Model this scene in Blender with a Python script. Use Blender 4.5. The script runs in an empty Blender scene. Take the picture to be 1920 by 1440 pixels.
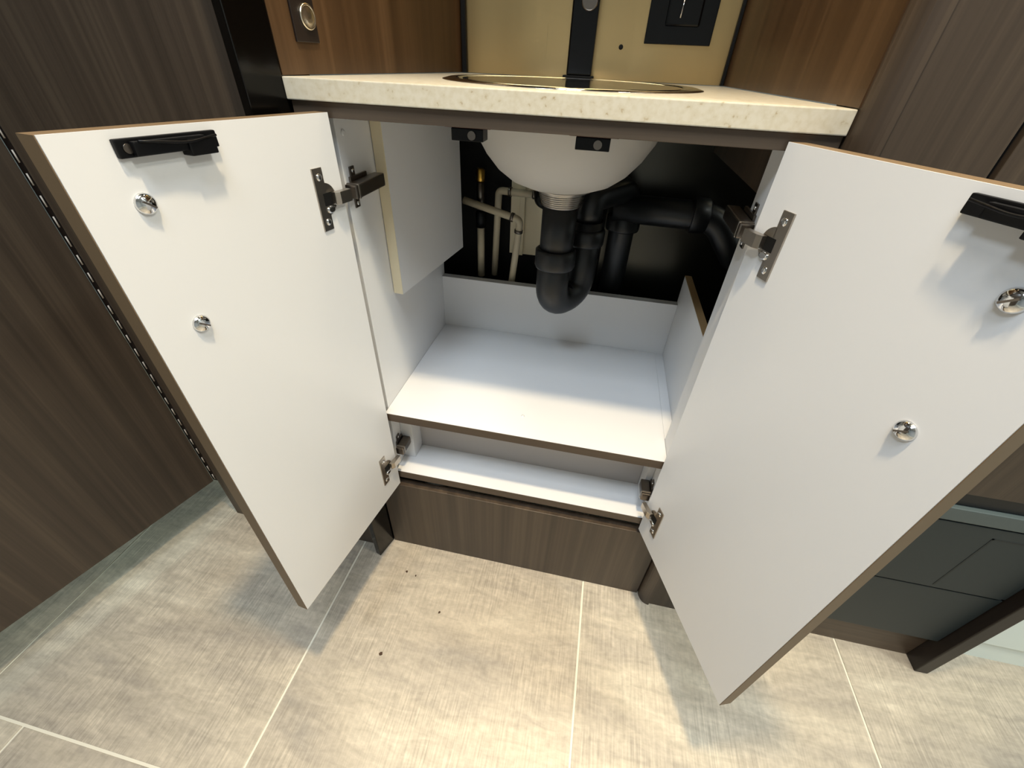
import bpy, bmesh, math, random
from mathutils import Vector, Matrix
S = 0.93                      # metres per layout unit (camera height = 1 unit)
sc = bpy.context.scene
COL = sc.collection
random.seed(4)

# ------------------------------------------------------------ camera
cam_d = bpy.data.cameras.new('camera')
cam = bpy.data.objects.new('camera', cam_d); COL.objects.link(cam)
R = Matrix(((0.97827991, 0.20385177, 0.03758817),
            (0.15444988, -0.59588847, -0.78807498),
            (-0.13825212, 0.77676341, -0.6144306)))
M3 = Matrix((R[0], -Vector(R[1]), -Vector(R[2]))).transposed()
cam.matrix_world = Matrix.Translation((0, 0, S)) @ M3.to_4x4()
cam_d.sensor_fit = 'HORIZONTAL'; cam_d.sensor_width = 36
cam_d.lens = 783.0 / 1920 * 36
cam_d.clip_start = 0.01
sc.camera = cam
sc.view_settings.view_transform = 'Standard'
sc.view_settings.look = 'None'
sc.view_settings.gamma = 1.0
sc.view_settings.use_curve_mapping = False
sc.view_settings.exposure = 0.0

# ------------------------------------------------------------ world and lights
w = bpy.data.worlds.new('room_ambient'); sc.world = w; w.use_nodes = True
w.node_tree.nodes['Background'].inputs[0].default_value = (0.75, 0.82, 0.9, 1)
w.node_tree.nodes['Background'].inputs[1].default_value = 0.25

def area(name, loc, size, power, col, target=None, shape='DISK', size_y=None, spread=180):
    d = bpy.data.lights.new(name, 'AREA'); d.shape = shape; d.size = size * S
    if size_y: d.size_y = size_y * S
    d.energy = power; d.color = col; d.spread = math.radians(spread)
    o = bpy.data.objects.new(name, d); COL.objects.link(o); o.location = Vector(loc) * S
    if target is not None:
        v = (Vector(target) - Vector(loc)) * S
        o.rotation_euler = v.to_track_quat('-Z', 'Y').to_euler()
    return o
area('warm_ceiling_lamp', (0.02, 0.20, 2.22), 0.10, 4.6, (1.0, 0.80, 0.50), spread=66)
area('alcove_lamp', (-0.07, 0.80, 1.70), 0.16, 1.6, (1.0, 0.80, 0.50))
area('skylight', (0.0, -0.22, 2.22), 0.40, 7.5, (0.84, 0.92, 1.0), shape='SQUARE', spread=120)
area('right_ceiling_lamp', (1.0, 0.16, 2.22), 0.3, 10.5, (1.0, 0.97, 0.86))
area('far_right_lamp', (1.6, 0.15, 2.22), 0.3, 16, (0.93, 1.0, 0.92))
area('left_ceiling_lamp', (-0.52, -0.42, 2.22), 0.35, 12, (0.74, 0.88, 1.0))
area('far_left_lamp', (-1.6, 0.55, 2.22), 0.3, 7, (0.80, 1.0, 0.95))

# ------------------------------------------------------------ materials
def lin(c):
    return tuple(((v / 255) / 12.92 if v / 255 <= 0.04045 else ((v / 255 + 0.055) / 1.055) ** 2.4) for v in c) + (1.0,)
def mat(name, rgb, rough=0.5, metal=0.0, spec=0.5, coat=0.0):
    m = bpy.data.materials.new(name); m.use_nodes = True
    b = m.node_tree.nodes['Principled BSDF']
    b.inputs['Base Color'].default_value = lin(rgb); b.inputs['Roughness'].default_value = rough
    b.inputs['Metallic'].default_value = metal; b.inputs['Specular IOR Level'].default_value = spec
    b.inputs['Coat Weight'].default_value = coat
    return m
def nn(m, t, **k):
    n = m.node_tree.nodes.new(t)
    for a, v in k.items(): setattr(n, a, v)
    return n
def lk(m, a, b): m.node_tree.links.new(a, b)
def mapping(m, scale, coord='Object', extra=None):
    tc = nn(m, 'ShaderNodeTexCoord'); mp = nn(m, 'ShaderNodeMapping')
    mp.inputs['Scale'].default_value = scale
    src = tc.outputs[coord]
    if extra:
        oi = nn(m, 'ShaderNodeObjectInfo'); va = nn(m, 'ShaderNodeVectorMath', operation='SCALE')
        cb = nn(m, 'ShaderNodeCombineXYZ')
        for i in range(3): lk(m, oi.outputs['Random'], cb.inputs[i])
        lk(m, cb.outputs[0], va.inputs[0]); va.inputs['Scale'].default_value = extra
        ad = nn(m, 'ShaderNodeVectorMath', operation='ADD')
        lk(m, src, ad.inputs[0]); lk(m, va.outputs[0], ad.inputs[1]); src = ad.outputs[0]
    lk(m, src, mp.inputs[0]); return mp.outputs[0]
def ramp(m, src, stops):
    r = nn(m, 'ShaderNodeValToRGB'); cr = r.color_ramp
    while len(cr.elements) < len(stops): cr.elements.new(0.5)
    for e, (p, c) in zip(cr.elements, stops): e.position = p; e.color = lin(c)
    lk(m, src, r.inputs[0]); return r.outputs[0]
def wood(name, dark, mid, light, scale=(34, 34, 0.9), rough=0.42):
    m = mat(name, mid, rough); b = m.node_tree.nodes['Principled BSDF']
    v = mapping(m, scale)
    n = nn(m, 'ShaderNodeTexNoise'); n.inputs['Scale'].default_value = 1.0; n.inputs['Detail'].default_value = 5
    n.inputs['Roughness'].default_value = 0.62
    lk(m, v, n.inputs['Vector'])
    c1 = ramp(m, n.outputs['Fac'], [(0.30, dark), (0.5, mid), (0.70, light)])
    v2 = mapping(m, tuple(s * 7 for s in scale))
    n2 = nn(m, 'ShaderNodeTexNoise'); n2.inputs['Scale'].default_value = 1.0; n2.inputs['Detail'].default_value = 3
    lk(m, v2, n2.inputs['Vector'])
    g = nn(m, 'ShaderNodeMapRange'); g.inputs['To Min'].default_value = 0.86; g.inputs['To Max'].default_value = 1.14
    lk(m, n2.outputs['Fac'], g.inputs[0])
    mx = nn(m, 'ShaderNodeVectorMath', operation='SCALE'); lk(m, c1, mx.inputs[0]); lk(m, g.outputs[0], mx.inputs['Scale'])
    lk(m, mx.outputs[0], b.inputs['Base Color'])
    bp = nn(m, 'ShaderNodeBump'); bp.inputs['Strength'].default_value = 0.08; bp.inputs['Distance'].default_value = 0.001
    lk(m, n2.outputs['Fac'], bp.inputs['Height']); lk(m, bp.outputs[0], b.inputs['Normal'])
    return m
M = {}
M['wood'] = wood('dark_taupe_wood', (53, 43, 33), (66, 54, 43), (81, 68, 54), scale=(60, 60, 0.8))
M['wood_h'] = wood('dark_taupe_wood_horizontal', (62, 49, 37), (75, 61, 48), (90, 75, 60), scale=(0.9, 34, 34))
M['wood_in'] = wood('alcove_wood', (56, 38, 22), (74, 53, 33), (95, 71, 48), scale=(22, 22, 0.7), rough=0.34)
M['edge'] = mat('edge_band_brown', (108, 88, 64), 0.5)
M['raw'] = mat('raw_board_edge', (140, 112, 74), 0.75)
M['cream_edge'] = mat('cream_edge', (226, 214, 184), 0.55)
M['white'] = mat('white_laminate', (221, 221, 222), 0.34)
M['black'] = mat('black_plastic', (7, 7, 9), 0.4, spec=0.2)
M['black_gloss'] = mat('black_gloss', (6, 5, 4), 0.14, spec=0.3)
M['black_matt'] = mat('black_matt', (9, 8, 7), 0.7, spec=0.25)
M['pipe'] = mat('black_pipe', (17, 18, 20), 0.38)
M['nickel'] = mat('nickel', (176, 168, 158), 0.28, 1.0)
M['nickel_dark'] = mat('nickel_dark', (120, 112, 104), 0.32, 1.0)
M['chrome'] = mat('chrome', (225, 225, 225), 0.09, 1.0)
M['shade_white'] = mat('shaded_white_laminate', (172, 166, 162), 0.45)  # laminate greyed to carry the shade of the lower compartment
M['ceramic'] = mat('bowl_underside', (196, 192, 186), 0.45)
M['pex'] = mat('pex_pipe', (196, 184, 158), 0.45)
M['nickel_pale'] = mat('nickel_pale', (226, 216, 196), 0.25, 1.0)
M['knuckle'] = mat('hinge_knuckle', (190, 180, 168), 0.4)
M['brass'] = mat('brass', (190, 150, 70), 0.3, 1.0)
M['grey'] = mat('slate_grey_panel', (32, 42, 45), 0.5)
M['grey_dark'] = mat('slate_grey_joint', (30, 35, 36), 0.6)
M['grey_light'] = mat('slate_grey_rim', (78, 88, 88), 0.45)
M['navy'] = mat('black_slot', (5, 6, 14), 0.4)
M['grout'] = mat('grout', (225, 218, 200), 0.8)
M['ceil'] = mat('ceiling_white', (196, 198, 200), 0.8)
M['white_cab'] = mat('pale_mint_white', (240, 250, 244), 0.5)
M['crumb'] = mat('dark_crumb', (66, 46, 28), 0.8)
M['dark_wood'] = wood('dark_brown_trim', (18, 11, 8), (24, 15, 11), (31, 21, 16))
M['copper'] = mat('reddish_tab', (92, 52, 40), 0.5)

# brushed steel
m = M['steel'] = mat('brushed_steel', (200, 172, 122), 0.26, 1.0); b = m.node_tree.nodes['Principled BSDF']
v = mapping(m, (300, 300, 1.5)); n = nn(m, 'ShaderNodeTexNoise'); n.inputs['Scale'].default_value = 1; n.inputs['Detail'].default_value = 3
lk(m, v, n.inputs['Vector'])
g = nn(m, 'ShaderNodeMapRange'); g.inputs['To Min'].default_value = 0.25; g.inputs['To Max'].default_value = 0.33
lk(m, n.outputs['Fac'], g.inputs[0]); lk(m, g.outputs[0], b.inputs['Roughness'])
v3 = mapping(m, (6, 6, 1.2)); n3 = nn(m, 'ShaderNodeTexNoise'); n3.inputs['Scale'].default_value = 1; n3.inputs['Detail'].default_value = 1
lk(m, v3, n3.inputs['Vector'])
bp = nn(m, 'ShaderNodeBump'); bp.inputs['Strength'].default_value = 0.6; bp.inputs['Distance'].default_value = 0.02
lk(m, n3.outputs['Fac'], bp.inputs['Height']); lk(m, bp.outputs[0], b.inputs['Normal'])

m = M['steel_low'] = mat('darkened_steel', (78, 76, 70), 0.3, 1.0)  # steel colour darkened for the dark it mirrors below the counter
# speckled quartz
m = M['quartz'] = mat('speckled_quartz', (214, 204, 180), 0.32); b = m.node_tree.nodes['Principled BSDF']
v = mapping(m, (160, 160, 160)); n = nn(m, 'ShaderNodeTexNoise'); n.inputs['Scale'].default_value = 1; n.inputs['Detail'].default_value = 6
lk(m, v, n.inputs['Vector'])
c1 = ramp(m, n.outputs['Fac'], [(0.28, (170, 153, 124)), (0.36, (196, 186, 164)), (0.6, (204, 196, 178))])
lk(m, c1, b.inputs['Base Color'])

# linen-look floor tile
m = M['tile'] = mat('linen_tile', (160, 148, 128), 0.42); b = m.node_tree.nodes['Principled BSDF']
def noise(vec, detail=4, rough=0.5, dist=0.0):
    n_ = nn(m, 'ShaderNodeTexNoise'); n_.inputs['Scale'].default_value = 1; n_.inputs['Detail'].default_value = detail
    n_.inputs['Roughness'].default_value = rough; n_.inputs['Distortion'].default_value = dist
    lk(m, vec, n_.inputs['Vector']); return n_.outputs['Fac']
def rng(src, a, b_, c, d_):
    g_ = nn(m, 'ShaderNodeMapRange'); g_.inputs['From Min'].default_value = a; g_.inputs['From Max'].default_value = b_
    g_.inputs['To Min'].default_value = c; g_.inputs['To Max'].default_value = d_; lk(m, src, g_.inputs[0]); return g_.outputs[0]
def mul(a, b_):
    u = nn(m, 'ShaderNodeMath', operation='MULTIPLY'); lk(m, a, u.inputs[0]); lk(m, b_, u.inputs[1]); return u.outputs[0]
blot = noise(mapping(m, (2.2, 8.0, 1), extra=9.0), 8, 0.6, 0.6)
c1 = ramp(m, blot, [(0.30, (152, 144, 133)), (0.44, (174, 163, 147)), (0.56, (189, 177, 158)), (0.70, (206, 195, 175))])
lines = noise(mapping(m, (330, 16, 1), extra=9.0), 3)
where = rng(noise(mapping(m, (9, 9, 1), extra=5.0), 3), 0.38, 0.62, 0.25, 1.0)
lsub = nn(m, 'ShaderNodeMath', operation='SUBTRACT'); lk(m, lines, lsub.inputs[0]); lsub.inputs[1].default_value = 0.5
lamp_ = mul(lsub.outputs[0], where)
lf = nn(m, 'ShaderNodeMath', operation='MULTIPLY_ADD'); lk(m, lamp_, lf.inputs[0]); lf.inputs[1].default_value = 1.0; lf.inputs[2].default_value = 1.0
wisp = rng(noise(mapping(m, (14, 60, 1), extra=9.0), 7, 0.65, 0.8), 0.3, 0.7, 0.84, 1.14)
spk = rng(noise(mapping(m, (110, 110, 1), extra=9.0), 3), 0.3, 0.7, 0.90, 1.08)
mx = nn(m, 'ShaderNodeVectorMath', operation='SCALE'); lk(m, c1, mx.inputs[0]); lk(m, mul(mul(lf.outputs[0], wisp), spk), mx.inputs['Scale'])
lk(m, mx.outputs[0], b.inputs['Base Color'])
bp = nn(m, 'ShaderNodeBump'); bp.inputs['Strength'].default_value = 0.12; bp.inputs['Distance'].default_value = 0.001
lk(m, lines, bp.inputs['Height']); lk(m, bp.outputs[0], b.inputs['Normal'])

# ------------------------------------------------------------ builders
class MB:
    def __init__(self): self.v = []; self.f = []; self.smooth = []
    def add(self, vs, fs, smooth=False):
        k = len(self.v); self.v += [tuple(p) for p in vs]
        self.f += [tuple(i + k for i in f) for f in fs]; self.smooth += [smooth] * len(fs); return self
    def box(self, x0, x1, y0, y1, z0, z1, T=None):
        vs = [(x, y, z) for z in (z0, z1) for y in (y0, y1) for x in (x0, x1)]
        if T: vs = [T(p) for p in vs]
        return self.add(vs, [(0, 2, 3, 1), (4, 5, 7, 6), (0, 1, 5, 4), (2, 6, 7, 3), (0, 4, 6, 2), (1, 3, 7, 5)])
    def prism(self, pts, z0, z1, T=None):           # pts: xy outline, extruded along z
        n = len(pts); vs = [(x, y, z0) for x, y in pts] + [(x, y, z1) for x, y in pts]
        if T: vs = [T(p) for p in vs]
        return self.add(vs, [tuple(range(n))[::-1], tuple(range(n, 2 * n))] + [(i, (i + 1) % n, n + (i + 1) % n, n + i) for i in range(n)])
    def lathe(self, prof, c=(0, 0, 0), axis=(0, 0, 1), n=24, T=None, cap=True):   # prof: (r, h)
        a = Vector(axis).normalized(); q = a.to_track_quat('Z', 'Y').to_matrix()
        vs = []
        for r, h in prof:
            for i in range(n):
                t = 2 * math.pi * i / n
                vs.append(Vector(c) + q @ Vector((r * math.cos(t), r * math.sin(t), h)))
        if T: vs = [T(p) for p in vs]
        fs = []
        for j in range(len(prof) - 1):
            for i in range(n):
                fs.append((j * n + i, j * n + (i + 1) % n, (j + 1) * n + (i + 1) % n, (j + 1) * n + i))
        self.add(vs, fs, True)
        if cap:
            k = len(self.v) - len(vs)
            self.f += [tuple(k + i for i in range(n))[::-1], tuple(k + (len(prof) - 1) * n + i for i in range(n))]
            self.smooth += [False, False]
        return self
    def tube(self, pts, r, n=14, bend=0.0, seg=8):
        P = [Vector(p) for p in pts]; Q = [P[0]]
        for i in range(1, len(P) - 1):
            a = (P[i - 1] - P[i]); c = (P[i + 1] - P[i])
            d = min(bend, a.length * 0.49, c.length * 0.49)
            if d <= 0: Q.append(P[i]); continue
            A = P[i] + a.normalized() * d; C = P[i] + c.normalized() * d
            for k in range(seg + 1):
                t = k / seg; Q.append(A * (1 - t) ** 2 + P[i] * 2 * t * (1 - t) + C * t * t)
        Q.append(P[-1])
        rings = []; up = None
        for i, p in enumerate(Q):
            d = (Q[min(i + 1, len(Q) - 1)] - Q[max(i - 1, 0)]).normalized()
            if up is None:
                up = d.orthogonal().normalized()
            up = (up - d * up.dot(d)).normalized(); sd = d.cross(up)
            rings += [p + (up * math.cos(2 * math.pi * k / n) + sd * math.sin(2 * math.pi * k / n)) * r for k in range(n)]
        fs = [(j * n + i, j * n + (i + 1) % n, (j + 1) * n + (i + 1) % n, (j + 1) * n + i) for j in range(len(Q) - 1) for i in range(n)]
        k = len(self.v); self.add(rings, fs, True)
        self.f += [tuple(k + i for i in range(n))[::-1], tuple(k + (len(Q) - 1) * n + i for i in range(n))]; self.smooth += [False, False]
        return self
    def build(self, name, m, parent=None, bevel=0.0, origin=None):
        xs, ys, zs = zip(*self.v)
        o0 = Vector(origin) if origin else Vector(((min(xs) + max(xs)) / 2, (min(ys) + max(ys)) / 2, min(zs)))
        me = bpy.data.meshes.new(name)
        me.from_pydata([(Vector(p) - o0) * S for p in self.v], [], self.f)
        me.polygons.foreach_set('use_smooth', self.smooth)
        bm = bmesh.new(); bm.from_mesh(me); bmesh.ops.recalc_face_normals(bm, faces=bm.faces)
        if bevel:
            es = [e for e in bm.edges if len(e.link_faces) == 2 and e.calc_face_angle(0) > 0.6]
            bmesh.ops.bevel(bm, geom=es, offset=bevel * S, segments=2, affect='EDGES', profile=0.6)
        bm.to_mesh(me); bm.free()
        me.materials.append(M[m]); me.update()
        o = bpy.data.objects.new(name, me); COL.objects.link(o)
        place(o, o0 * S, parent); return o
WORLD = {}
def place(o, loc, parent):
    WORLD[o.name] = Vector(loc)
    if parent: o.parent = parent; o.location = Vector(loc) - WORLD[parent.name]
    else: o.location = loc
def empty(name, loc, label, cat, group=None, kind=None):
    o = bpy.data.objects.new(name, None); COL.objects.link(o); o.empty_display_size = 0.05
    place(o, Vector(loc) * S, None); tag(o, label, cat, group, kind); return o
def tag(o, label=None, cat=None, group=None, kind=None):
    if label: o['label'] = label
    if cat: o['category'] = cat
    if group: o['group'] = group
    if kind: o['kind'] = kind
    return o
def box(name, m, x0, x1, y0, y1, z0, z1, parent=None, bevel=0.0, T=None):
    return MB().box(x0, x1, y0, y1, z0, z1, T).build(name, m, parent, bevel)
def struct(o): o['kind'] = 'structure'; return o

# ------------------------------------------------------------ floor of large tiles
TX = 0.562; JX = [-1.02 + TX * i for i in range(-2, 6)]; G = 0.0022; YJ = 0.040; TL = 1.124
fl = struct(box('floor', 'grout', -2.3, 2.3, -1.75, 1.35, -0.03, -0.0016))
tile_proto = None
def floor_tile(x0, y0):
    global tile_proto
    x, y = x0 + G, y0 + G
    if tile_proto is None:
        tile_proto = MB().box(x, x0 + TX - G, y, y0 + TL - G, -0.012, 0.0).build('tile', 'tile', fl, 0.0007)
        return
    o = tile_proto.copy(); COL.objects.link(o); o.parent = fl
    place(o, Vector((x0 + TX / 2, y0 + TL / 2, -0.012)) * S, fl)
for j in JX[:-1]: floor_tile(j, YJ)
for j in JX[:-1]: floor_tile(j + 0.133, YJ - TL)

# ------------------------------------------------------------ room shell
H = 2.25
struct(box('ceiling', 'ceil', -2.3, 2.3, -1.75, 1.35, H, H + 0.03))
struct(box('wall_behind', 'ceil', -2.3, 2.3, -1.75, -1.72, 0, H))
struct(box('wall_far_left', 'ceil', -2.3, -2.27, -1.72, 1.35, 0, H))
struct(box('wall_far_right', 'ceil', 2.27, 2.3, -1.72, 1.35, 0, H))
struct(box('wall_back', 'ceil', -2.27, 2.27, 1.32, 1.35, 0, H))
# left wall panel beside the vanity, with its piano-hinged passage door
struct(box('wall_left', 'wood', -0.832, -0.4165, 0.52, 0.55, 0.0, H, bevel=0.001))
dr = MB()
P0 = Vector((-0.846, 0.5205)); P1 = Vector((-1.015, -0.06)); dv = (P1 - P0).normalized(); nv = Vector((-dv.y, dv.x))
if nv.x > 0: nv = -nv
L = 1.1; Q = [P0, P0 + dv * L, P0 + dv * L + nv * 0.03, P0 + nv * 0.03]
dr.prism([tuple(q) for q in Q], 0.13, 2.2)
door1 = struct(dr.build('door_1', 'wood', None, 0.001))
ph = MB().box(-0.8480, -0.8325, 0.5225, 0.5265, 0.132, 2.2).build('piano_hinge', 'dark_wood', door1)
proto = None; z = 0.14; k = 0
while z < 2.17:
    if proto is None:
        proto = MB().lathe([(0.0011, 0), (0.0011, 0.0165)], (-0.8385, 0.5208, z), n=8).build('knuckle', 'knuckle', ph)
    else:
        o = proto.copy(); COL.objects.link(o); place(o, Vector((-0.8385, 0.5205, z)) * S, ph)
    z += 0.031
# black post at the left of the vanity
struct(MB().prism([(-0.4165, 0.497), (-0.402, 0.492), (-0.389, 0.541), (-0.389, 0.60), (-0.4165, 0.60)], 0, H).build('trim_1', 'black_gloss', None, 0.0015))

# right: rounded corner post and long panel
pts = [(0.2335, 0.60)]
for i in range(9):
    t = math.pi + math.pi / 2 * i / 8
    pts.append((0.2335 + 0.024 + 0.024 * math.cos(t), 0.546 + 0.028 * math.sin(t)))
pts.append((0.2575, 0.60))
struct(MB().prism(pts, 0, H).build('trim_2', 'wood', None))
struct(box('wall_right', 'wood', 0.258, 0.3595, 0.522, 0.60, 0, H, bevel=0.001))
struct(box('wall_right', 'wood', 0.3665, 0.812, 0.522, 0.60, 0.515, H, bevel=0.001))
struct(box('wall_right', 'wood', 0.3665, 0.45, 0.524, 0.60, 0.0, 0.515))
struct(box('trim_3', 'black_matt', 0.3595, 0.3665, 0.53, 0.60, 0, H))
struct(box('baseboard_right', 'wood_h', 0.45, 0.812, 0.536, 0.60, 0.0, 0.095, bevel=0.001))
struct(box('trim_4', 'dark_wood', 0.812, 0.838, 0.503, 0.60, 0.0, H, bevel=0.002))
# slate grey pull-out unit in the right wall
ap = empty('fridge', (0.63, 0.56, 0.097), 'slate grey built-in fridge front low in the wood wall at right', 'fridge')
box('body', 'grey_dark', 0.45, 0.812, 0.533, 0.60, 0.097, 0.513, ap)
box('lower_panel', 'grey', 0.452, 0.811, 0.524, 0.533, 0.097, 0.272, ap, 0.0015)
box('door', 'grey', 0.452, 0.803, 0.522, 0.533, 0.2765, 0.452, ap, 0.0015)
box('side_frame', 'grey', 0.8055, 0.811, 0.524, 0.533, 0.2765, 0.484, ap, 0.001)
box('top_rim', 'grey_light', 0.452, 0.8035, 0.520, 0.533, 0.456, 0.484, ap, 0.0015)
box('slot', 'navy', 0.452, 0.811, 0.528, 0.534, 0.486, 0.512, ap)
ip = MB()
ip.box(0.690, 0.693, 0.5215, 0.5225, 0.285, 0.430)
ip.box(0.690, 0.803, 0.5215, 0.5225, 0.4275, 0.430)
ip.build('inset_line', 'grey_dark', ap)
# pale cabinet beyond
wc = empty('white_cabinet', (1.2, 0.75, 0), 'pale white cabinet base beyond the dark brown post at far right', 'cabinet')
box('plinth', 'white_cab', 0.846, 1.7, 0.565, 0.95, 0.0, 0.062, wc)
box('body', 'white_cab', 0.846, 1.7, 0.56, 0.95, 0.066, 0.9, wc, 0.002)

# ------------------------------------------------------------ alcove above the counter
def wallbox(name, m, a, b, t, z0, z1, side):
    a = Vector(a); b = Vector(b); d = (b - a).normalized(); n_ = Vector((d.y, -d.x)) * side
    return MB().prism([tuple(a), tuple(b), tuple(b + n_ * t), tuple(a + n_ * t)], z0, z1).build(name, m, None)
struct(wallbox('wall_alcove_left', 'wood_in', (-0.388, 0.5435), (-0.310, 1.0075), 0.015, 0.9745, 1.75, -1))
struct(wallbox('wall_alcove_right', 'wood_in', (0.232, 0.5435), (0.1895, 1.0075), 0.015, 0.9745, 1.75, 1))
struct(box('wall_alcove_back', 'steel', -0.45, 0.55, 1.009, 1.02, 0.9745, 1.75))
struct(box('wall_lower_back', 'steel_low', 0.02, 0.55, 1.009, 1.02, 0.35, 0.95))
struct(box('wall_lower_back', 'black_matt', -0.45, 0.02, 1.009, 1.02, 0.35, 0.95))  # matt black sheet stands in for the unlit void at left
struct(box('wall_alcove_top', 'wood', -0.40, 0.2335, 0.60, 1.02, 1.75, 1.78))
struct(box('trim_5', 'black_matt', -0.3085, -0.3005, 1.0, 1.0085, 0.9745, 1.75))
struct(box('trim_6', 'black_matt', 0.1835, 0.188, 1.0, 1.0085, 0.9745, 1.75))
# black upright column and box on the steel
fc = empty('faucet_column', (-0.075, 0.995, 0.9745), 'glossy black upright column on steel back panel behind the basin', 'faucet')
box('column', 'black_gloss', -0.1, -0.053, 0.985, 1.0085, 0.979, 1.4, fc, 0.003)
box('foot', 'black_matt', -0.106, -0.049, 0.982, 1.0085, 0.9745, 0.979, fc, 0.001)
MB().lathe([(0.015, 0), (0.015, 0.002), (0.013, 0.003)], (-0.07, 0.985, 1.085), (0, -1, 0), 24).build('sensor', 'nickel_dark', fc)
so = empty('socket_box', (0.088, 1.0, 1.03), 'square black recessed socket box on steel back panel right of the column', 'socket')
MB().prism([(0.0335, 1.03), (0.1475, 1.03), (0.1475, 1.150), (0.0335, 1.150)], 0, 0.006, T=lambda p: (p[0], 1.0085 - p[2], p[1])).build('frame', 'black_gloss', so, 0.001)
MB().prism([(0.064, 1.055), (0.122, 1.055), (0.122, 1.125), (0.064, 1.125)], 0, 0.004, T=lambda p: (p[0], 1.0025 - p[2], p[1])).build('cover', 'black_gloss', so, 0.003)
MB().tube([(0.087, 0.997, 1.066), (0.0885, 0.997, 1.092)], 0.0013, 8).build('glint_bar', 'chrome', so)  # chrome sliver stands in for a reflected glint on the cover
tag(MB().lathe([(0.004, 0), (0.004, 0.0012), (0.002, 0.0018)], (-0.006, 1.0088, 1.024), (0, -1, 0), 14).build('screw', 'black_matt'),
    'small dark screw head dimpling the steel panel between column and socket box', 'screw')
# push button plate on left alcove wall
A = Vector((-0.388, 0.5435)); Bv = (Vector((-0.310, 1.0075)) - A).normalized(); Nn = Vector((Bv.y, -Bv.x))
def onw(u, d, z):
    q = A + Bv * u + Nn * d; return (q.x, q.y, z)
bpz = empty('button_plate', onw(0.052, 0, 1.005), 'dark plate with round chrome push button on the left alcove wall', 'switch')
MB().prism([(0.032, 1.006), (0.070, 1.006), (0.070, 1.075), (0.032, 1.075)], 0.0002, 0.003, T=lambda p: onw(p[0], p[2], p[1])).build('plate', 'dark_wood', bpz, 0.0008)
bt = MB().lathe([(0.0125, 0.003), (0.0125, 0.0050), (0.0112, 0.0058), (0.0104, 0.0050), (0.0098, 0.0050), (0.0070, 0.0060), (0.0025, 0.0066)], T=lambda p: onw(0.056 + p[0], p[2], 1.030 + p[1]), n=28)
bt.build('button', 'nickel_pale', bpz)

# ------------------------------------------------------------ countertop with hole
SC = (-0.070, 0.770)
def ring_plate(outer, c, r, z0, z1, n=64):
    """flat plate with a round hole"""
    mb = MB(); op = []
    for i in range(n):
        t = 2 * math.pi * i / n; d = Vector((math.cos(t), math.sin(t))); best = None
        for a, b in zip(outer, outer[1:] + outer[:1]):
            a = Vector(a); e = Vector(b) - a; den = d.x * e.y - d.y * e.x
            if abs(den) < 1e-9: continue
            ac = a - Vector(c); s_ = (ac.x * e.y - ac.y * e.x) / den; u = (ac.x * d.y - ac.y * d.x) / den
            if s_ > 0 and -1e-6 <= u <= 1 + 1e-6 and (best is None or s_ < best): best = s_
        op.append(Vector(c) + d * best)
    for q in outer:                                   # snap nearest ray end to each corner
        k = min(range(n), key=lambda i: (op[i] - Vector(q)).length); op[k] = Vector(q)
    ip_ = [Vector(c) + Vector((math.cos(2 * math.pi * i / n), math.sin(2 * math.pi * i / n))) * r for i in range(n)]
    vs = [(p.x, p.y, z) for z in (z0, z1) for ring in (op, ip_) for p in ring]
    fs = []
    for i in range(n):
        j = (i + 1) % n
        fs += [(i, j, n + j, n + i), (2 * n + i, 2 * n + j, 3 * n + j, 3 * n + i), (i, j, 2 * n + j, 2 * n + i), (n + i, n + j, 3 * n + j, 3 * n + i)]
    return mb.add(vs, fs)
ct = ring_plate([(-0.3885, 0.541), (0.2315, 0.541), (0.1895, 1.0085), (-0.310, 1.0085)], SC, 0.172, 0.951, 0.9735).build('countertop', 'quartz', None, 0.0012)
tag(ct, 'cream speckled quartz countertop across the top of the open vanity cabinet', 'worktop')

struct(box('void_floor_dark', 'black_matt', -0.345, 0.2063, 0.925, 1.0085, 0.30, 0.35))  # black sheet added so the void floor reads dark
struct(box('void_light_block', 'black_matt', -0.46, -0.38, 0.60, 1.0085, 0.0, 0.95))  # black board added to keep stray light out of the void
struct(box('void_floor_dark_right', 'black_matt', 0.2210, 0.545, 0.61, 1.0085, 0.30, 0.35))  # black sheet added to darken the void floor at right

# ------------------------------------------------------------ basin
bs = empty('sink_basin', (SC[0], SC[1], 0.83), 'round sink bowl, white underneath, with polished steel rim set in the countertop', 'sink')
rim = MB().lathe([(0.163, 0.9705), (0.166, 0.9755), (0.180, 0.9765), (0.1895, 0.9742), (0.1895, 0.9737), (0.163, 0.9705)], (SC[0], SC[1], 0), n=72, cap=False)
rim.build('rim', 'steel_rim' if 'steel_rim' in M else 'chrome', bs)
prof_o = [(0.040, 0.8300), (0.060, 0.8325), (0.085, 0.842), (0.107, 0.858), (0.126, 0.880), (0.141, 0.905), (0.152, 0.932), (0.160, 0.955), (0.1635, 0.9715)]
MB().lathe(prof_o, (SC[0], SC[1], 0), n=64, cap=False).build('bowl', 'ceramic', bs)
MB().lathe([(r_ - 0.003, z_ + 0.004) for r_, z_ in prof_o], (SC[0], SC[1], 0), n=64).build('bowl_inside', 'chrome', bs)
th = [(0.048, 0.830), (0.048, 0.827), (0.040, 0.8255)]
zz = 0.8245
for i in range(7):
    rr = 0.0385 - i * 0.0010; th += [(rr + 0.0018, zz), (rr + 0.0018, zz - 0.0016), (rr, zz - 0.0022), (rr, zz - 0.0030)]; zz -= 0.0034
th.append((0.030, zz))
PX, PY = -0.066, 0.770
MB().lathe(th[::-1], (PX, PY, 0), n=36).build('threaded_drain', 'nickel', bs)

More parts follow.
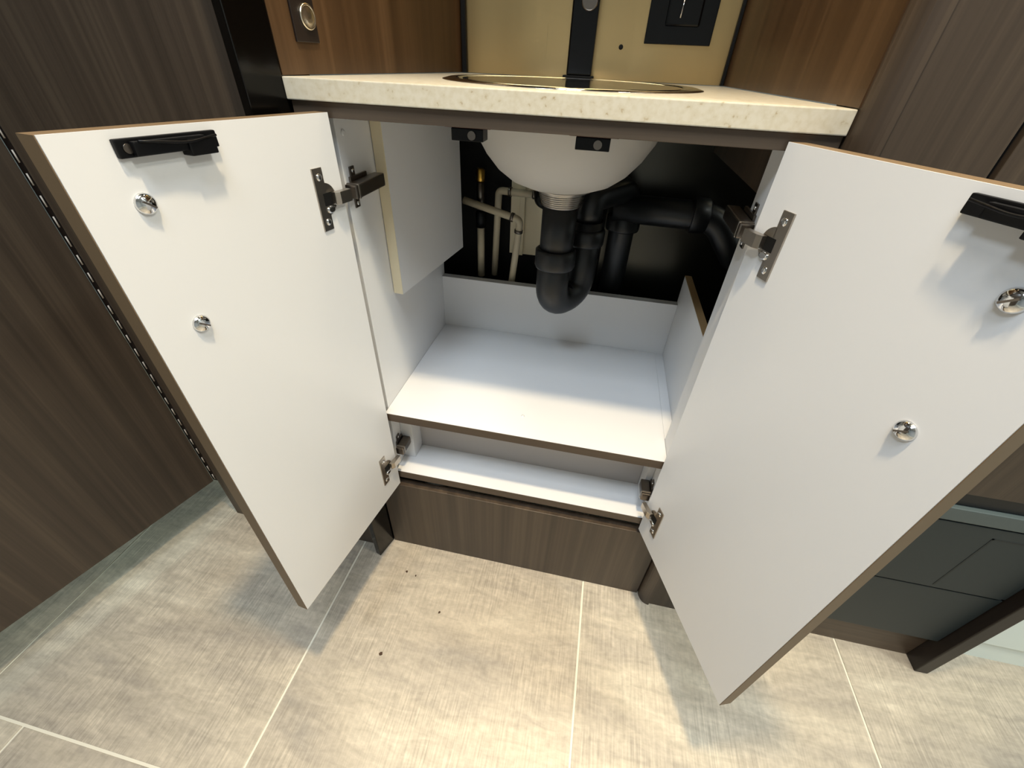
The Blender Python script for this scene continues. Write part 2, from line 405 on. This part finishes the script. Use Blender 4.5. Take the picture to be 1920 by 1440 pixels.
# ------------------------------------------------------------ waste pipework
tp = empty('drain_trap', (PX, PY, 0.6), 'black plastic drain trap curving down from the white sink bowl', 'pipe')
MB().lathe([(0.031, 0.695), (0.031, 0.804)], (PX, PY, 0), n=28).build('tailpipe', 'pipe', tp)
MB().lathe([(0.036, 0.690), (0.038, 0.694), (0.038, 0.722), (0.033, 0.726)], (PX, PY, 0), n=28).build('nut', 'pipe', tp)
MB().tube([(PX - 0.001, PY, 0.722), (PX - 0.001, PY, 0.612), (PX + 0.048, PY + 0.075, 0.612), (PX + 0.048, PY + 0.075, 0.76)], 0.0315, 24, bend=0.052, seg=10).build('trap_bend', 'pipe', tp)
MB().lathe([(0.037, 0.715), (0.038, 0.719), (0.038, 0.742), (0.034, 0.746)], (PX + 0.048, PY + 0.075, 0), n=28).build('nut', 'pipe', tp)
MB().tube([(PX + 0.048, PY + 0.075, 0.755), (PX + 0.048, PY + 0.075, 0.80), (PX + 0.122, PY + 0.19, 0.80), (PX + 0.122, PY + 0.19, 0.50)], 0.027, 24, bend=0.045, seg=8).build('outlet_bend', 'pipe', tp)
MB().lathe([(0.035, 0.715), (0.036, 0.719), (0.036, 0.742), (0.032, 0.746)], (PX + 0.122, PY + 0.19, 0), n=28).build('nut', 'pipe', tp)
wp = tp
MB().tube([(0.03, 0.945, 0.762), (0.235, 0.94, 0.762), (0.34, 0.90, 0.63)], 0.028, 24, bend=0.035).build('waste_pipe', 'pipe', wp)
MB().lathe([(0.033, 0), (0.034, 0.004), (0.034, 0.03), (0.030, 0.034)], (0.185, 0.9425, 0.762), (1, 0, 0), n=28).build('collar', 'pipe', wp)
vp = tag(MB().tube([(-0.02, 0.975, 0.02), (-0.02, 0.975, 0.92)], 0.022, 20).build('vent_pipe', 'pipe'), 'black vertical pipe in the dark behind the sink bowl', 'pipe')
# water pipes
p1 = empty('supply_pipe', (-0.17, 0.87, 0.45), 'cream plastic water pipe with elbow bending down left of the drain', 'pipe')
MB().tube([(-0.2984, 0.9494, 0.7461), (-0.1649, 0.9331, 0.7201), (-0.1975, 0.9439, 0.4032)], 0.0078, 14, bend=0.012).build('pipe', 'pex', p1)
MB().tube([(-0.1866, 0.9358, 0.7244), (-0.1801, 0.9353, 0.7231)], 0.0098, 14).build('ring', 'nickel_dark', p1)
MB().tube([(-0.1676, 0.9342, 0.6984), (-0.1682, 0.9345, 0.6919)], 0.0098, 14).build('ring', 'nickel_dark', p1)
p2 = empty('supply_pipe', (-0.205, 0.9, 0.45), 'cream plastic water pipe turning right to the black valve behind the bowl', 'pipe')
MB().tube([(-0.2333, 0.9819, 0.5660), (-0.2246, 0.9765, 0.7667), (-0.1248, 0.9657, 0.7667)], 0.0078, 14, bend=0.010).build('pipe', 'pex', p2)
MB().tube([(-0.2007, 0.9738, 0.7667), (-0.1942, 0.9732, 0.7667)], 0.0098, 14).build('ring', 'nickel_dark', p2)
MB().tube([(-0.1454, 0.9684, 0.7667), (-0.1389, 0.9678, 0.7667)], 0.0098, 14).build('ring', 'nickel_dark', p2)
va = empty('valve', (-0.115, 0.885, 0.77), 'black round tap valve just left of the threaded drain', 'valve')
MB().lathe([(0.020, 0), (0.024, 0.004), (0.024, 0.016), (0.018, 0.022)], (-0.1215, 0.9635, 0.7667), (0.5, -0.8, 0), n=20).build('handle', 'black', va)
MB().tube([(-0.1367, 0.9819, 0.7667), (-0.1215, 0.9635, 0.7667)], 0.011, 14).build('stem', 'nickel_dark', va)
MB().tube([(-0.1150, 0.9678, 0.7667), (-0.1063, 0.9765, 0.7288)], 0.009, 12).build('outlet', 'brass', va)
p3 = empty('hose', (-0.245, 0.89, 0.6), 'pale flexible hose with dark ferrule at the far left of the pipework', 'hose')
MB().tube([(-0.2637, 0.9657, 0.5660), (-0.2637, 0.9657, 0.6984)], 0.0085, 14).build('hose_tube', 'pex', p3)
MB().lathe([(0.012, 0.686), (0.012, 0.720), (0.008, 0.724)], (-0.2637, 0.9656, 0), n=14).build('ferrule', 'black', p3)
MB().lathe([(0.007, 0.783), (0.010, 0.786), (0.010, 0.807), (0.006, 0.811)], (-0.2637, 0.9656, 0), n=14).build('fitting', 'brass', p3)
MB().tube([(-0.2637, 0.9657, 0.7244), (-0.2637, 0.9657, 0.7830)], 0.009, 12).build('coupling', 'nickel_dark', p3)
cd = empty('backing_board', (-0.16, 0.96, 0.62), 'pale beige board with slats standing behind the water pipes', 'board')
box('panel', 'cream_edge', -0.20, -0.125, 0.998, 1.006, 0.62, 0.84, cd, 0.001)
box('slat', 'cream_edge', -0.178, -0.166, 0.989, 0.9975, 0.62, 0.83, cd, 0.001)
MB().prism([(-0.12, 0.80), (-0.065, 0.76), (-0.065, 0.735), (-0.12, 0.66)], 0.990, 0.997, T=lambda p: (p[0], p[2], p[1])).build('brace', 'cream_edge', cd, 0.001)
tag(MB().tube([(-0.105, 0.95, 0.45), (-0.11, 0.95, 0.62), (-0.03, 0.95, 0.72), (0.0, 0.93, 0.86)], 0.008, 12, bend=0.05).build('hose', 'pipe'),
    'thin black hose looping up behind the drain trap', 'hose')

# ------------------------------------------------------------ the vanity cabinet
vc = empty('vanity_cabinet', (-0.077, 0.72, 0.0), 'open under-sink vanity cabinet with white inside and dark wood edges', 'cabinet')
box('kick_panel', 'wood', -0.3865, 0.2315, 0.541, 0.560, 0.0, 0.2375, vc, 0.0012)
box('rail', 'wood_h', -0.3865, 0.2315, 0.546, 0.562, 0.934, 0.9505, vc, 0.0008)
# left side, right stile, low right side, back
box('side_panel', 'white', -0.363, -0.345, 0.562, 0.9235, 0.262, 0.934, vc, 0.0008)
box('stile', 'white', 0.188, 0.206, 0.562, 0.604, 0.262, 0.934, vc, 0.0006)
lr = MB().box(0.2065, 0.220, 0.562, 0.9235, 0.262, 0.640).build('low_side_panel', 'white', vc, 0.0006)
box('raw_edge', 'raw', 0.2065, 0.220, 0.562, 0.9235, 0.6402, 0.6418, lr)
wallp = MB().prism([(0.604, 0.868), (1.006, 0.868), (1.006, 0.950), (0.604, 0.950)], 0.2065, 0.220, T=lambda p: (p[2], p[0], p[1])).build('upper_side_panel', 'wood', vc, 0.0006)
box('back_panel', 'white', -0.345, 0.2063, 0.905, 0.9235, 0.430, 0.579, vc, 0.0006)
def shelf(name, x0, x1, y0, y1, z0, z1):
    s_ = box(name, 'white', x0, x1, y0 + 0.0012, y1, z0, z1, vc)
    box('front_edge', 'wood_h', x0, x1, y0, y0 + 0.0011, z0, z1 - 0.0004, s_)
    return s_
shelf('shelf', -0.3445, 0.1875, 0.545, 0.9045, 0.430, 0.448)
box('shelf_corner', 'white', 0.1878, 0.2062, 0.606, 0.9045, 0.430, 0.448, vc)
shelf('lower_shelf', -0.3445, 0.1875, 0.545, 0.66, 0.262, 0.280)
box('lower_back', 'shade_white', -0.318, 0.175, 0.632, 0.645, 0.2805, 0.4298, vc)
box('lower_filler', 'white', -0.3445, -0.3185, 0.592, 0.645, 0.2805, 0.4298, vc, 0.0006)
box('lower_filler', 'white', 0.1755, 0.1875, 0.592, 0.645, 0.2805, 0.4298, vc, 0.0006)
MB().lathe([(0.0035, 0), (0.0035, 0.0008), (0.0015, 0.0012)], (-0.083, 0.603, 0.448), n=14).build('hole_cap', 'white', vc)
MB().lathe([(0.004, 0), (0.004, 0.001), (0.002, 0.0015)], (-0.3449, 0.578, 0.915), (1, 0, 0), n=14).build('hole_cap', 'white', vc)
# angled cover panel inside left with cream front edge
a = Vector((-0.326, 0.652)); b_ = Vector((-0.293, 0.9155)); d = (b_ - a).normalized(); nl = Vector((-d.y, d.x))
cp = MB().prism([tuple(a), tuple(b_), tuple(b_ + nl * 0.018), tuple(a + nl * 0.018)], 0.652, 0.934).build('cover_panel', 'white', vc, 0.0)
a2 = a - d * 0.0012
MB().prism([tuple(a2), tuple(a2 + d * 0.0010), tuple(a2 + d * 0.0010 + nl * 0.018), tuple(a2 + nl * 0.018)], 0.652, 0.934).build('cream_edge', 'cream_edge', cp)
# catch strikes under the rail
for x0 in (-0.190, -0.0385):
    c_ = MB().box(x0, x0 + 0.040, 0.562, 0.585, 0.918, 0.9315).build('catch_strike', 'black', vc, 0.001)
    MB().box(x0 - 0.008, x0 + 0.049, 0.5622, 0.583, 0.9318, 0.9338).build('tab', 'copper', c_)
    MB().lathe([(0.005, 0), (0.005, 0.0022)], (x0 + 0.026, 0.5625, 0.9245), (0, -1, 0), n=14).build('magnet', 'nickel_dark', c_)

# ------------------------------------------------------------ doors
def make_door(hx, ux, uy, side, zb, zt, shear, W, knobs, catch, hinge_z):
    """side=+1: inner face towards +x (left door)."""
    U = Vector((ux, uy)).normalized(); N = Vector((-U.y, U.x)) * (1 if (-U.y) * side > 0 else -1)
    def T(p):                                    # local (u, d out of inner face, z)
        q = Vector((hx, 0.541)) + U * p[0] + N * p[1]
        return (q.x, q.y, p[2] + shear * p[0])
    d_ = MB().box(0, W, -0.0185, -0.0012, zb + 0.0006, zt - 0.0006, T).build('door', 'wood', vc)
    MB().box(0.0, W, -0.0012, 0.0, zb, zt, T).build('inner_face', 'white', d_)
    MB().box(-0.0004, W + 0.0006, -0.0185, -0.0013, zt - 0.0005, zt, T).build('top_edge', 'edge', d_)
    MB().box(W, W + 0.0008, -0.0185, -0.0008, zb, zt, T).build('side_edge', 'edge', d_)
    for u, zk in knobs:
        kn = MB().lathe([(0.0088, 0), (0.0088, 0.0008), (0.0082, 0.0025), (0.0064, 0.0042), (0.0035, 0.0053), (0.0006, 0.0056)], n=24, T=lambda p: T((u + p[0], p[2], zk + p[1])))
        ko = kn.build('bolt_head', 'chrome', d_)
        MB().box(-0.0055, 0.0055, -0.0008, 0.0008, 0.0046, 0.0059, T=lambda p: T((u + p[0] * 0.8 - p[1] * 0.6, p[2], zk + p[0] * 0.6 + p[1] * 0.8))).build('slot', 'nickel_dark', ko)
    # catch: long low black body with a lug and raised rim
    u0, u1 = catch; c0 = zt - 0.006
    cb = MB(); cb.box(u0, u1, 0, 0.0045, c0 - 0.0135, c0, T)
    cb.box(u0 + 0.016, u1 - 0.010, 0.0045, 0.010, c0 - 0.0125, c0 - 0.002, T)
    um = u0 + (u1 - u0) * 0.52 if side < 0 else u0 + (u1 - u0) * 0.10
    cb.box(um, um + 0.026, 0.0, 0.012, c0 - 0.017, c0 - 0.004, T)
    co = cb.build('catch', 'black', d_, 0.0012)
    MB().tube([T((u0 + 0.006, 0.0112, c0 - 0.003)), T((u0 + 0.034, 0.0125, c0 - 0.006)), T((u0 + 0.055, 0.0112, c0 - 0.004)), T((u1 - 0.014, 0.0105, c0 - 0.002))], 0.0011, 8, bend=0.008).build('rim', 'black', co)
    MB().lathe([(0.0036, 0), (0.0036, 0.001)], n=14, T=lambda p: T((u1 - 0.008 + p[0], 0.0046 + p[2], c0 - 0.0068 + p[1]))).build('screw', 'nickel_dark', co)
    for zc in hinge_z:
        hp = MB(); hp.box(0.033, 0.0505, 0, 0.0018, zc - 0.037, zc + 0.037, T)
        hp.prism([(0.036 + 0.0195 * math.cos(t), zc + 0.0195 * math.sin(t)) for t in [math.pi / 2 + math.pi * i / 16 for i in range(17)]], 0, 0.0018, T=lambda p: T((p[0], p[2], p[1])))
        ho = hp.build('hinge_plate', 'nickel', d_, 0.0006)
        MB().box(0.021, 0.040, 0.0015, 0.0022, zc - 0.0075, zc + 0.0075, T).build('cup_opening', 'black_matt', ho)
        MB().lathe([(0.008, 0), (0.0075, 0.0012), (0.005, 0.0018)], n=16, T=lambda p: T((0.031 + p[0], 0.0018 + p[2], zc - 0.0130 + p[1] * 0.6))).build('damper', 'chrome', ho)
        for dz in (-0.0265, 0.0265):
            MB().lathe([(0.0046, 0), (0.0044, 0.0008), (0.002, 0.0016)], n=16, T=lambda p: T((0.0405 + p[0], 0.0018 + p[2], zc + dz + p[1]))).build('screw', 'chrome', ho)
        ar = MB(); ar.prism([(0.026, 0.0022), (0.026, 0.0085), (0.020, 0.012), (-0.002, 0.012), (-0.002, 0.0045), (0.018, 0.0035)], zc - 0.0075, zc + 0.0075, T)
        ar.build('hinge_arm', 'nickel', ho, 0.0005)
    return d_
ld = make_door(-0.338, -0.039, -0.2925, 1, 0.246, 0.9405, 0.024, 0.2925,
               [(0.2455, 0.887), (0.2465, 0.774)], (0.162, 0.250), (0.8485, 0.330))
rd = make_door(0.181, 0.107, -0.28, -1, 0.250, 0.943, 0.018, 0.3005,
               [(0.2515, 0.885), (0.2525, 0.770)], (0.192, 0.278), (0.8475, 0.330))
# hinge mountings on the cabinet sides
for sx, zc, sd in ((-0.345, 0.8485, 1), (-0.3445, 0.336, 1), (0.188, 0.8475, -1), (0.188, 0.336, -1)):
    hm = MB()
    yb = 0.582 if zc > 0.5 else 0.574
    low = zc < 0.5
    hm.box(*sorted((sx, sx + sd * 0.0022)), yb - 0.006, yb + 0.006, zc - 0.028, zc + 0.026)
    hm.box(*sorted((sx, sx + sd * 0.0035)), yb - 0.010, yb + (0.016 if low else 0.036), zc - 0.003, zc + 0.014)
    ho = hm.build('hinge_mount', 'nickel_dark', vc, 0.0006)
    q = 1 if zc > 0.5 else 0.46
    MB().box(*sorted((sx + sd * 0.004, sx + sd * 0.021)), 0.552, 0.552 + 0.086 * q, zc - 0.009, zc + 0.009).build('hinge_body', 'nickel_dark', ho, 0.0022)
    MB().box(*sorted((sx + sd * 0.0035, sx + sd * 0.0215)), 0.558, 0.562, zc - 0.0095, zc + 0.0095).build('collar', 'nickel', ho, 0.0008)
    for dz in (-0.022, 0.02):
        MB().lathe([(0.003, 0), (0.0028, 0.0008), (0.001, 0.0014)], (sx + sd * 0.0022, yb, zc + dz), (sd, 0, 0), n=12).build('screw', 'chrome', ho)

# ------------------------------------------------------------ crumbs on the tiles
for i, (x, y, lab) in enumerate([(-0.322, 0.468, 'tiny dark crumb on the floor tile nearest the cabinet kick panel'),
                          (-0.297, 0.463, 'smallest speck of dirt just right of the crumb nearest the kick panel'),
                          (-0.213, 0.395, 'tiny dark crumb lying alone mid tile, rightmost of the crumbs'),
                          (-0.305, 0.288, 'largest tiny dark crumb, nearest the camera on the tile before the cabinet')]):
    r_ = (0.0035, 0.002, 0.0028, 0.0042)[i]
    o = MB().prism([(x + r_ * math.cos(t) * random.uniform(.5, 1.1), y + 1.4 * r_ * math.sin(t) * random.uniform(.4, 1)) for t in [k * math.pi / 3 for k in range(6)]], 0.0, 0.0012).build('crumb', 'crumb')
    tag(o, lab, 'crumb', 'crumbs on the floor tile')
